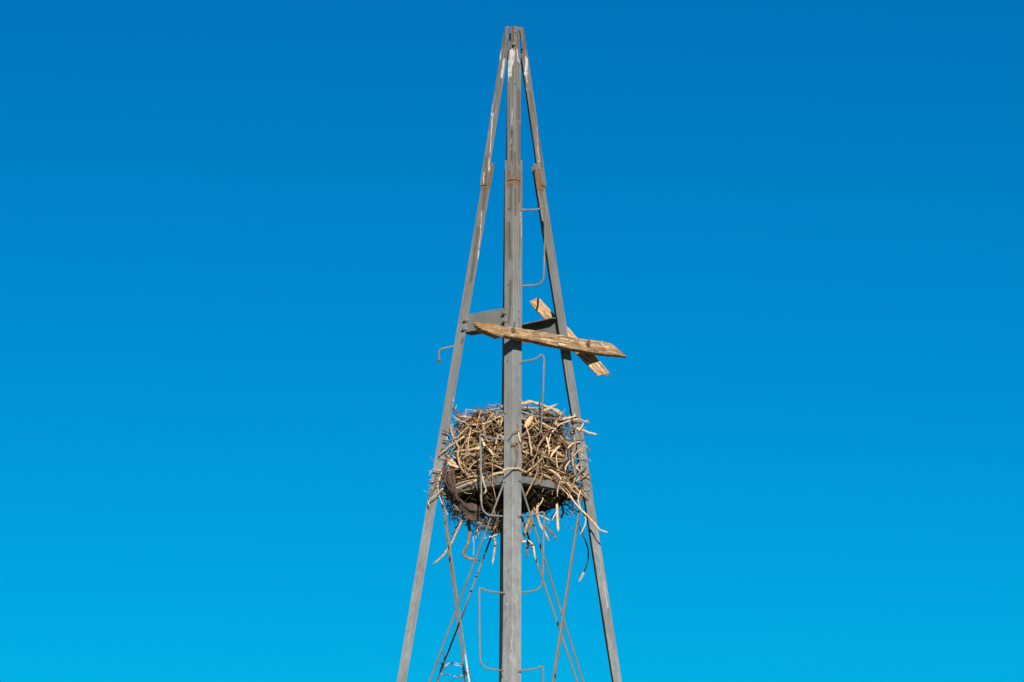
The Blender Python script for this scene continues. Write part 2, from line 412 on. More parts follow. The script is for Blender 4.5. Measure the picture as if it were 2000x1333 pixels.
tower = empty('windmill_tower', (0, 0, 0), 'tall grey steel four legged windmill tower with no wheel left on top', 'tower')
M_STEEL = steel('weathered_steel')
M_ROD = steel('rod_steel', base=(.225, .21, .186), warm=False)
M_STEP = steel('step_steel', base=(.26, .225, .178), warm=False)
M_BRACE = steel('brace_steel', base=(.2, .21, .205), warm=False)
M_RUSTB = steel('rusty_bolt_steel', base=(.15, .115, .09), warm=False)
def px2z(k, y, up): # height on a leg's ridge of an image row
    a, b = 0., 14.
    for _ in range(40):
        m = (a + b) / 2
        if proj(vert(k, m, up))[1] > y: a = m
        else: b = m
    return a
LEG = {}
ZU0, ZL1 = zax(364.5), zax(322.5)
def wz(k, rows, up=True):
    return [(px2z(k, y, up), wa, wb, c) for y, wa, wb, c in rows]
rowsU = {
 'front': [(51, .030, .028, .0016), (55, .033, .031, .0016), (61, .032, .031, .0016), (61.6, .025, .033, .0016), (66, .025, .036, .0016), (79, .026, .035, .0016), (79.6, .040, .033, .0016), (83, .043, .036, .0016), (91, .042, .034, .0016),
           (97, .040, .036, .0016), (98, .038, .035, .0016), (100, .037, .039, .0016), (108, .044, .042, .0016), (120, .047, .040, .0016), (124, .048, .046, .0016), (140, .0475, .0468, .0016), (240, .047, .047, .0016)],
 'left': [(53, .024, .026, .004), (57, .024, .027, .004), (58.5, .024, .022, .004), (64, .03, .026, .008), (66, .034, .028, .0016), (80, .034, .037, .0016), (81, .034, .032, .0016), (91, .036, .031, .0016), (93.5, .036, .036, .011), (96, .040, .038, .0016), (114, .046, .046, .0016), (115, .046, .042, .0016), (130, .047, .046, .0016), (170, .047, .047, .0016), (173, .047, .047, .007), (177, .047, .047, .0016), (240, .047, .047, .0016)],
 'right': [(55, .030, .03, .0016), (60, .033, .03, .0016), (67, .030, .03, .007), (72, .030, .03, .0016), (80, .033, .03, .0016), (90, .034, .03, .0016), (93, .033, .03, .009), (97, .036, .04, .0016), (99, .031, .04, .0016), (112, .044, .046, .0016), (120, .047, .047, .0016), (172, .047, .047, .0016), (174.5, .047, .047, .008), (178, .047, .047, .0016), (240, .047, .047, .0016)],
 'rear': [(62, .03, .03, .0016), (100, .04, .04, .0016), (120, .047, .047, .0016), (240, .047, .047, .0016)],
}
for k in ('front', 'right', 'rear', 'left'):
    mt = steel('steel_upper_' + k, marks(k, True, MK[(k, True)]), base=(.31, .312, .305), streak=1.0)
    ml = steel('steel_lower_' + k, marks(k, False, MK[(k, False)]))
    st = wz(k, rowsU[k]) + [(ZU0 + .25, .047, .047, .0016), (ZU0 + .02, .047, .047, .0016), (ZU0, .0465, .0465, .004)]
    for i in range(len(st)):                       # corroded, slightly uneven edges
        z, wa, wb, c = st[i]
        st[i] = (z, wa + random.uniform(-1, 1) * .0008, wb + random.uniform(-1, 1) * .0008, c)
    U = angle_leg(st, k, True, .0055).build('upper_leg', mt, tower)
    st = [(ZL1 - .11 * i, .060 + random.uniform(-1, 1) * .0009, .060 + random.uniform(-1, 1) * .0009, random.uniform(.0012, .0022)) for i in range(27)] + [(3.0, .060, .060, .0016), (0.0, .060, .060, .0016)]
    Lw = angle_leg(st, k, False).build('lower_leg', ml, tower)
    LEG[k] = (U, Lw)
bpy.context.view_layer.update()

def flange_hit(k, px, py, up=False, side='B'):
    u, z = leg_uv(k, px, py, up, side)
    return leg_point(k, abs(u), z, up, side), u, z
def outn(k, side):                                 # outward normal of a flange
    d, a, b = frame(k); f, o = (b, a) if side == 'B' else (a, b)
    return -o
def holes(k, up, side, pts, r=.0055):
    drill(LEG[k][0 if up else 1], [(flange_hit(k, x, y, up, side)[0], outn(k, side), r) for x, y in pts])
holes('front', False, 'A', [(993, 409.5), (992, 557), (990.3, 706)])
holes('front', False, 'B', [(1014.8, 610), (1014.8, 626)])
holes('right', False, 'A', [(1088, 626), (1090, 643)], .006)
holes('front', True, 'B', [(1006.4, 165)], .0055)
holes('left', True, 'B', [(973, 198)], .0035)

def bolt(parent, p, n, r=.0105, head=.013, shank=.0, mat=None, tip=None, name='bolt'):
    mb = MB(); mb.tube([p - n * .012, p + n * head], r, 6)
    mb.tube([p + n * head, p + n * (head + .002)], r * .8, 6)
    if shank: mb.tube([p + n * head * .9, p + (tip if tip else n) * (head + shank)], r * .5, 8)
    o = mb.build(name, mat or M_STEEL, parent); return o
for (k, s, x, y, sh) in (('front', 'A', 987.3, 611.5, .012), ('front', 'A', 987.6, 627, .010), ('left', 'B', 911.5, 626, .010), ('left', 'B', 909.2, 643, .012)):
    p, u, z = flange_hit(k, x, y, False, s); bolt(LEG[k][1], p, outn(k, s), shank=sh)
p, u, z = flange_hit('front', 1003.2, 88, True, 'A'); bolt(LEG['front'][0], p, DIRS['front'], r=.007, head=.026, shank=.004)
p, u, z = flange_hit('front', 1005.8, 62, True, 'B'); bolt(LEG['front'][0], p, DIRS['front'], r=.006, head=.006)
for (k, s, x, y) in (('front', 'A', 987, 940), ('front', 'B', 1013.5, 938), ('left', 'B', 861, 962), ('right', 'A', 1136, 968)):
    p, u, z = flange_hit(k, x, y, False, s); bolt(LEG[k][1], p, outn(k, s), r=.009, head=.009)

# ------------------------------------------------------------------ cross braces
def brace(f, pA, pB, hgt, flange, low, name='cross_brace', n=-.0075, t=.005, mat=None):
    """angle iron between two legs of one face; pA, pB = pixels of its TOP edge; low: flange at the bottom, turned inward"""
    A, B = face(f, *pA, n), face(f, *pB, n); N = FN[f][1]
    L = (B - A).normalized(); dn = L.cross(N).normalized()
    if dn.z > 0: dn = -dn
    mb = MB(); c = (A + B) / 2; hl = (B - A) / 2
    mb.box(c + dn * hgt / 2 - N * t / 2, hl, dn * hgt / 2, N * t / 2)
    off = (hgt - t / 2) if low else t / 2
    mb.box(c + dn * off - N * (t + .0005 + flange / 2), hl * .995, dn * t / 2, N * flange / 2)
    return mb.build(name, mat or M_BRACE, tower)
b1 = brace('FL', (906, 615.5), (996, 599.5), .090, .055, True)
b1.data.materials.clear(); b1.data.materials.append(steel('brace_steel_lit', base=(.25, .25, .235)))  # lighter copy of the brace steel, its sunlit look put into the colour
brace('RR', (1004, 640.5), (1094, 621), .085, .052, False)
brace('FL', (866, 951), (993, 926.5), .044, .04, True)
brace('FR', (1008, 928), (1134, 950), .033, .04, True)
brace('RR', (1000, 985), (1130, 962), .033, .04, True)
brace('RL', (872, 964), (996, 985), .033, .04, True)

# ------------------------------------------------------------------ diagonal rods
def frac(f, p):                                    # 0 at the front/rear leg, 1 at the side leg
    a, b = FACES[f]; A, B = vert(a, p.z), vert(b, p.z)
    return (p - A).dot((B - A).normalized()) / (B - A).length
def rod(f, pA, pB, n, r=.0048, mat=None, ext=True, start_hook=True):
    A, B = face(f, *pA, n), face(f, *pB, n); d = (B - A).normalized(); e = B
    if ext:
        while 0.03 < frac(f, e) < 0.97 and e.z > .3: e = e + d * .02
    pts = [A] + [A.lerp(e, i / 8) for i in range(1, 9)]
    mb = MB(); mb.tube(pts, r, 8)
    o = mb.build('brace_rod', mat or M_ROD, tower, True); return o, A, e
rod('FL', (985, 941), (838, 1333), .004)
rod('FL', (863, 960), (916.5, 1333), -.009, mat=steel('rod_white_end', base=(.235, .21, .175), warm=False, marks=[('white', (q / 4, 1.045), (q / 4, 1.5), .2) for q in range(-1, 6)]))
rod('RL', (991, 965), (853.5, 1333), -.004, mat=steel('rod_dark_end', base=(.23, .205, .175), warm=False, marks=[('rust', (q / 4, 1.06), (q / 4, 1.6), .14) for q in range(-1, 6)]))
rod('RL', (861.5, 960), (909, 1333), -.017, mat=steel('rod_rusty_end', base=(.235, .205, .165), warm=False, marks=[('brown', (q / 4, 1.03), (q / 4, 1.6), .12) for q in range(-1, 6)]))
rod('FR', (1014.5, 938), (1139.6, 1333), -.008)
rod('FR', (1138, 950), (1079, 1333), .004, r=.0052)
rod('RR', (1006, 972), (1128, 1333), -.004)
rod('RR', (1136.5, 962), (1082, 1333), -.016)

# ------------------------------------------------------------------ climbing steps bent from round bar
def step(k, side, pts, r=.0046, mat=None, nut=True):
    """pts[0] = the bolted end on the flange; the bar stands out square to that flange"""
    p0, u, z = flange_hit(k, *pts[0], False, side)
    d, a, b = frame(k); fl = b if side == 'B' else a
    sw = fl.copy(); sw = rot(sw, R(-24) if side == 'A' else R(24)); r *= .92; P = [hit(x, y, p0, sw) for x, y in pts]
    n = outn(k, side)
    c = curve(P, .008)
    mb = MB(); mb.tube(c, r, 8)
    o = mb.build('climbing_step', mat or M_STEP, tower, True)
    for q in ([P[0]] + ([P[-1]] if nut == 2 else [])):
        bm_ = MB(); bm_.tube([q - n * .006, q + n * .007], r * 1.9, 6); bm_.build('nut', M_STEEL, o)
    return o
S = lambda Z, L: [Z(*p) for p in L]
step('front', 'B', S(z3, [(790, 70), (900, 67), (1005, 62), (1045, 45), (1080, 25), (1102, 28), (1112, 60), (1104, 200), (1098, 350), (1088, 650), (1082, 880), (1072, 970), (1040, 1020), (985, 1047), (900, 1052), (780, 1060)]), .0053, nut=2)
step('front', 'B', S(z4, [(882, 703), (930, 692), (1000, 682), (1045, 662), (1072, 640), (1092, 640), (1106, 662), (1106, 760), (1100, 950)]) + [(1058.5, 805), (1057.5, 830), (1055.5, 843), (1049, 850.5), (1040, 854), (1017, 857)], .0048, nut=2)
step('front', 'B', [(1012, 1008), (1030, 1007.5), (1044, 1006), (1052, 1002.8), (1058, 1000.6), (1062, 1002), (1063, 1008), (1061.5, 1050), (1060, 1125), (1058.5, 1140), (1054, 1148), (1046, 1153.5), (1035, 1155.7), (1011, 1158.5)], nut=2)
step('front', 'B', [(1011, 1311), (1028, 1309), (1044, 1307), (1052, 1304), (1057, 1302.4), (1060.5, 1304), (1061, 1310), (1060.5, 1340), (1059.5, 1430), (1057, 1444), (1046, 1456), (1030, 1460), (1010, 1462)], nut=2)
step('front', 'A', [(985, 857.5), (965, 857), (955, 855.5), (946, 851.5), (941, 848.5), (937.5, 851), (937.8, 860), (939.5, 900), (940.3, 975), (941.5, 990), (945, 999), (952, 1005), (961, 1007.2), (987, 1009)], nut=2, mat=steel('step_grey', base=(.27, .275, .265), warm=False))
step('front', 'A', [(987, 1158.7), (972, 1157.4), (960, 1156.2), (949, 1153.8), (943, 1150.5), (938.5, 1150), (936, 1155), (936.6, 1220), (937.4, 1280), (939, 1293), (945, 1302), (954, 1306), (966, 1308), (985.6, 1310.8)], .0048, nut=2)
# bent stub on the left leg, a nut still on its end
p0 = vert('left', px2z('left', 676, False))
yy = p0.y + .01
P = [at(x, y, yy) for x, y in [(897, 674.5), (890, 676), (876, 678.8), (864, 681.4), (858.5, 684.5), (857, 690), (858, 699), (859, 710)]]
mb = MB(); mb.tube(curve(P, .006), .0045, 8); o = mb.build('climbing_step', M_STEP, tower, True); o['label'] = 'broken bent step with a nut on its loose end'
q, d = at(858.8, 705, yy), (P[-1] - P[-2]).normalized()
mb = MB(); mb.tube([q - d * .004, q + d * .004], .011, 6); mb.build('nut', M_RUSTB, o)

# ------------------------------------------------------------------ old planks hung on the tower
def interp(tbl, x):
    for (x0, y0), (x1, y1) in zip(tbl, tbl[1:]):
        if x <= x1: return y0 + (y1 - y0) * max(0., (x - x0) / (x1 - x0))
    return tbl[-1][1]
def plank(root_name, label, f, top, low, n, th, axis, mat, N=90, M=8, seed=0, rough=.0022, bot=None):
    """front surface between two edge lines (tables along the pixel axis), body th metres thick behind it"""
    Nn = FN[f][1]; mb = MB(); lo, hi = axis
    grid, UV = [], []
    base = None
    for i in range(N + 1):
        s = lo + (hi - lo) * i / N
        row, ur = [], []
        (xa, ya), (xb, yb) = top(s), low(s)
        for j in range(M + 1):
            q = face(f, xa + (xb - xa) * j / M, ya + (yb - ya) * j / M, n)
            if base is None: base = q.copy()
            e = mnoise.noise(Vector((q.x * 9 + seed, q.z * 55 + q.x * 12, q.y * 9))) * rough * 1.3 + mnoise.noise(Vector((q.x * 40, q.z * 160, seed + q.y * 40))) * rough * .7
            edge = 1 - abs(2 * j / M - 1) ** 6
            q = q + Nn * (e * edge - (1 - edge) * .004)
            row.append(q); ur.append((i / N * (hi - lo) * .0026, j / M * .075))
        tt = th * min(1, .3 + i / N * 9, .35 + (N - i) / N * 7)
        for jj, m in ((M, 1), (M * 0.5, 1), (0, 1)):
            src = row[int(jj)]
            k = mnoise.noise(src * 25 + Vector((seed, 0, 0))) * .004
            row.append(src - Nn * (tt + k)); ur.append((i / N * (hi - lo) * .0026, .075 + (th if jj == M else th + .04 if jj else th * 2 + .075)))
        grid.append(row); UV.append(ur)
    W = M + 4; vs = [p for r in grid for p in r]; fs, us = [], []
    for i in range(N):
        for j in range(W):
            j2 = (j + 1) % W
            fs.append((i * W + j, i * W + j2, (i + 1) * W + j2, (i + 1) * W + j))
            us.append([UV[i][j], UV[i][j2] if j2 else (UV[i][j][0], .25), UV[i + 1][j2] if j2 else (UV[i + 1][j][0], .25), UV[i + 1][j]])
    fs.append(tuple(range(W - 1, -1, -1))); us.append([UV[0][j] for j in range(W - 1, -1, -1)])
    fs.append(tuple(N * W + j for j in range(W))); us.append([UV[N][j] for j in range(W)])
    mb.add(vs, fs, us)
    c = sum((Vector(v) for v in vs), Vector()) / len(vs)
    mb.v = [tuple(Vector(v) - c) for v in mb.v]
    me = mb.mesh(root_name)
    bm = bmesh.new(); bm.from_mesh(me); bmesh.ops.recalc_face_normals(bm, faces=bm.faces); bm.to_mesh(me); bm.free()
    o = bpy.data.objects.new(root_name, me); COL.objects.link(o); me.materials.append(mat); o.location = c
    tag(o, label, 'plank', 'weathered planks hung on the tower')
    return o
T1 = [z7(*p) for p in [(383, 405), (400, 398), (460, 402), (600, 425), (780, 440), (960, 480), (1130, 495), (1320, 528), (1560, 560), (1700, 590)]] + \
     [z6(*p) for p in [(280, 578), (350, 576), (390, 590), (450, 610), (600, 630), (780, 665), (940, 690), (1060, 706), (1120, 710), (1180, 716), (1200, 728), (1270, 742), (1335, 768), (1345, 785), (1420, 850), (1470, 895), (1500, 925), (1520, 945)]]
L1 = [z7(*p) for p in [(383, 420), (400, 452), (470, 505), (560, 550), (700, 612), (820, 665), (940, 708), (990, 668), (1090, 690), (1300, 722), (1450, 745), (1640, 785)]] + \
     [z6(*p) for p in [(250, 722), (450, 768), (620, 800), (800, 830), (950, 862), (1100, 885), (1250, 905), (1400, 925), (1500, 945), (1520, 955)]]
rnd = random.Random(3)
jag1 = [(x, rnd.uniform(-1, 1)) for x in range(925, 1230, 2)]
def t1(x): return (x, interp(T1, x) + interp(jag1, x) * (.9 if x > 1150 else .45))
def l1(x): return (x, max(interp(T1, x) + 1.0, interp(L1, x) + interp(jag1, x + 1) * .8))
M_T1 = timber('weathered_plank_wood', 1.05, .16)
plank1 = plank('weathered_plank', 'long brown weathered plank with two bolts, lying level across the front of the tower legs', 'FR', t1, l1, .098, .040, (927.4, 1225.0), M_T1, seed=1, rough=.0045)
# second plank: axis runs along its length, 0..1
PL = [z6(*p) for p in [(104, 140), (150, 210), (240, 300), (300, 380), (520, 600), (750, 862), (820, 930), (920, 1035), (1000, 1120), (1080, 1196), (1100, 1215)]]
PU = [z6(*p) for p in [(222, 86), (270, 110), (330, 180), (440, 300), (600, 470), (680, 530), (790, 660), (1050, 925), (1150, 1040), (1235, 1140), (1268, 1180)]]
def along(poly, t):
    Ls = [math.dist(a, b) for a, b in zip(poly, poly[1:])]; T = sum(Ls) * t
    for (a, b), l in zip(zip(poly, poly[1:]), Ls):
        if T <= l or b is poly[-1]: 
            q = min(1, T / l); return (a[0] + (b[0] - a[0]) * q, a[1] + (b[1] - a[1]) * q)
        T -= l
jag2 = [(i / 60 * 200, rnd.uniform(-1, 1)) for i in range(61)]
def t2(x): p = along(PU, x / 200); return (p[0] + interp(jag2, x) * .4, p[1])
def l2(x): p = along(PL, x / 200); return (p[0] - interp(jag2, 200 - x) * .5, p[1])
M_T2 = timber('pale_plank_wood', 1.15)
plank2 = plank('weathered_plank', 'shorter pale plank hanging steeply behind the right leg, its lower end splintered', 'PB', t2, l2, 0.0, .040, (0, 200), M_T2, seed=9, rough=.0026)
Vn = FN['FR'][1]
for (x, y, tx, ty, back) in ((1002.2, 645.5, 1005.2, 629, .13), (1148.6, 673, 1151.4, 659, .11)):
    p = face('FR', x, y, .1025); tip = face('FR', tx, ty, .116)
    mb = MB(); ax = (tip - p).normalized()
    mb.tube([p - Vn * .003, p + Vn * .003], .0125, 10); mb.tube([p, p + ax * .009], .0088, 6)
    mb.tube([p + Vn * .002 - ax * .01, tip], .0042, 8); mb.tube([p, p - Vn * back], .0038, 8)
    mb.build('bolt', M_RUSTB, plank1)
# loose splinters on the broken end
mb = MB()
for i in range(16):
    x = rnd.uniform(1066, 1186) ; 
    t = rnd.uniform(.95, 1.0); k = rnd.random()
    a, b = along(PL, t), along(PU, t)
    q = (a[0] + (b[0] - a[0]) * k, a[1] + (b[1] - a[1]) * k)
    dx, dy = rnd.uniform(3, 8), rnd.uniform(4, 10)
    p0 = face('PB', q[0] - 3, q[1] - 4, rnd.uniform(-.03, -.004)); p1 = face('PB', q[0] + dx * .6, q[1] + dy * .55, rnd.uniform(-.03, .004))
    mb.tube([p0, p0.lerp(p1, .5), p1], [.006, .005, .002], 5)
mb.build('splintered_end', M_T2, plank2)

# ------------------------------------------------------------------ the nest
nest = empty('stick_nest', (0, 0, zax(900)), 'big untidy bird nest of dry sticks wedged between the four tower legs', 'nest')
M_STK, M_TWG, M_DIMMED = stick_mat('dry_stick', gain=1.06), stick_mat('dry_twigs', True, .72), stick_mat('recess_shade_stick', gain=.66)  # lower gains paint the nest's inner shade into fine twigs and deeper sticks
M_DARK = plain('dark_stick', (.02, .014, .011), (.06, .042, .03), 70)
M_CORE = plain('litter_gap_shade', (.006, .0042, .003), (.024, .015, .009), 60, .95, .9, .01)  # litter core near-black: the shade of the gaps is in its colour
M_GRASS = plain('dry_grass_lining', (.2, .13, .05), (.42, .29, .12), 40)

# core of packed litter
NA, NR = 48, 12
zt, zb_, zz = zax(828), zax(957), zax(996)
vs = []
for i in range(NR + 1):
    t = i / NR
    if t < .65: z = zt + (zb_ - zt) * (t / .65); k = 1.0
    else:
        q = (t - .65) / .35; z = zb_ + (zz - zb_) * math.sin(q * math.pi / 2); k = math.cos(q * math.pi / 2) ** .7
    S_ = (h_low(max(z, zb_)) / math.sqrt(2) - .052) * max(k, .02)
    for j in range(NA):
        th = 2 * math.pi * j / NA; c, s = math.cos(th), math.sin(th)
        r = S_ / (abs(c) ** 9 + abs(s) ** 9) ** (1 / 9)
        p = rot((r * c, r * s), PSI + math.pi / 4) + Vector((0, 0, z))
        nz = (mnoise.noise(p * 14) * .022 + mnoise.noise(p * 40) * .012) * (1 if t < .5 else 2.0)
        rad = Vector((p.x, p.y, 0)).normalized()
        vs.append(p + rad * nz + Vector((0, 0, mnoise.noise(p * 20 + Vector((5, 0, 0))) * (.02 if t < .6 else .045))))
fs = [(i * NA + j, (i + 1) * NA + j, (i + 1) * NA + (j + 1) % NA, i * NA + (j + 1) % NA) for i in range(NR) for j in range(NA)]
vs.append(Vector((0, 0, zt - .06))); fs += [(len(vs) - 1, j, (j + 1) % NA) for j in range(NA)]
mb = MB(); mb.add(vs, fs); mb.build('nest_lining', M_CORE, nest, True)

def twig_pts(p0, d, L, bend, rg, n=5):
    d = d.normalized(); o = d.orthogonal().normalized(); c = d.cross(o)
    a = rg.uniform(0, 6.28); side = o * math.cos(a) + c * math.sin(a); a2 = rg.uniform(0, 6.28); s2 = o * math.cos(a2) + c * math.sin(a2)
    out = []; kink = rg.uniform(.25, .75); kk = rg.uniform(-1, 1) * bend * 1.5
    for i in range(n):
        t = i / (n - 1)
        out.append(p0 + d * (L * (t - .5)) + side * (bend * L * math.sin(t * math.pi)) + s2 * (kk * L * max(0, t - kink)) + Vector([rg.uniform(-1, 1) for _ in range(3)]) * (L * .012))
    return out
def add_twig(mb, pts, r, rg, n=6):
    N = len(pts)
    rad = [r * (1.0 - .45 * i / (N - 1)) * rg.uniform(.8, 1.22) for i in range(N)]
    rad[-1] *= .6
    mb.tube(pts, rad, n, rg.uniform(.75, 1.0))

def inside(poly, x, y):
    c = False
    for (x0, y0), (x1, y1) in zip(poly, poly[1:] + poly[:1]):
        if (y0 > y) != (y1 > y) and x < (x1 - x0) * (y - y0) / (y1 - y0) + x0: c = not c
    return c
POLY = {'FL': [(990, 799), (950, 804), (905, 812), (890, 822), (880, 850), (868, 890), (852, 930), (850, 958), (872, 975), (930, 957), (990, 938)],
        'FR': [(1012, 790), (1030, 787), (1062, 793), (1088, 806), (1108, 818), (1130, 826), (1142, 870), (1147, 920), (1148, 965), (1130, 975), (1085, 958), (1012, 936)]}
def pick(f, rg):
    P = POLY[f]; xs = [p[0] for p in P]; ys = [p[1] for p in P]
    while True:
        x, y = rg.uniform(min(xs), max(xs)), rg.uniform(min(ys), max(ys))
        if inside(P, x, y): return x, y
def face_dirs(f, z=None):
    a, b = FACES[f]; N = FN[f][1]; H = (vert(b, 5) - vert(a, 5)).normalized(); return H, N, H.cross(N) if H.cross(N).z > 0 else N.cross(H)
def clear_leg(f, pts, r):                          # slide a stick inward where it would run through the front leg
    N = FN[f][1]; push = 0
    for p in pts:
        a = vert('front', p.z); lat = (p - a); 
        H = (vert(FACES[f][1], p.z) - a).normalized()
        if lat.dot(H) < .068:
            n = lat.dot(N)
            push = max(push, n + .008 + r)
    if push > 0: pts = [p - N * push for p in pts]
    return pts

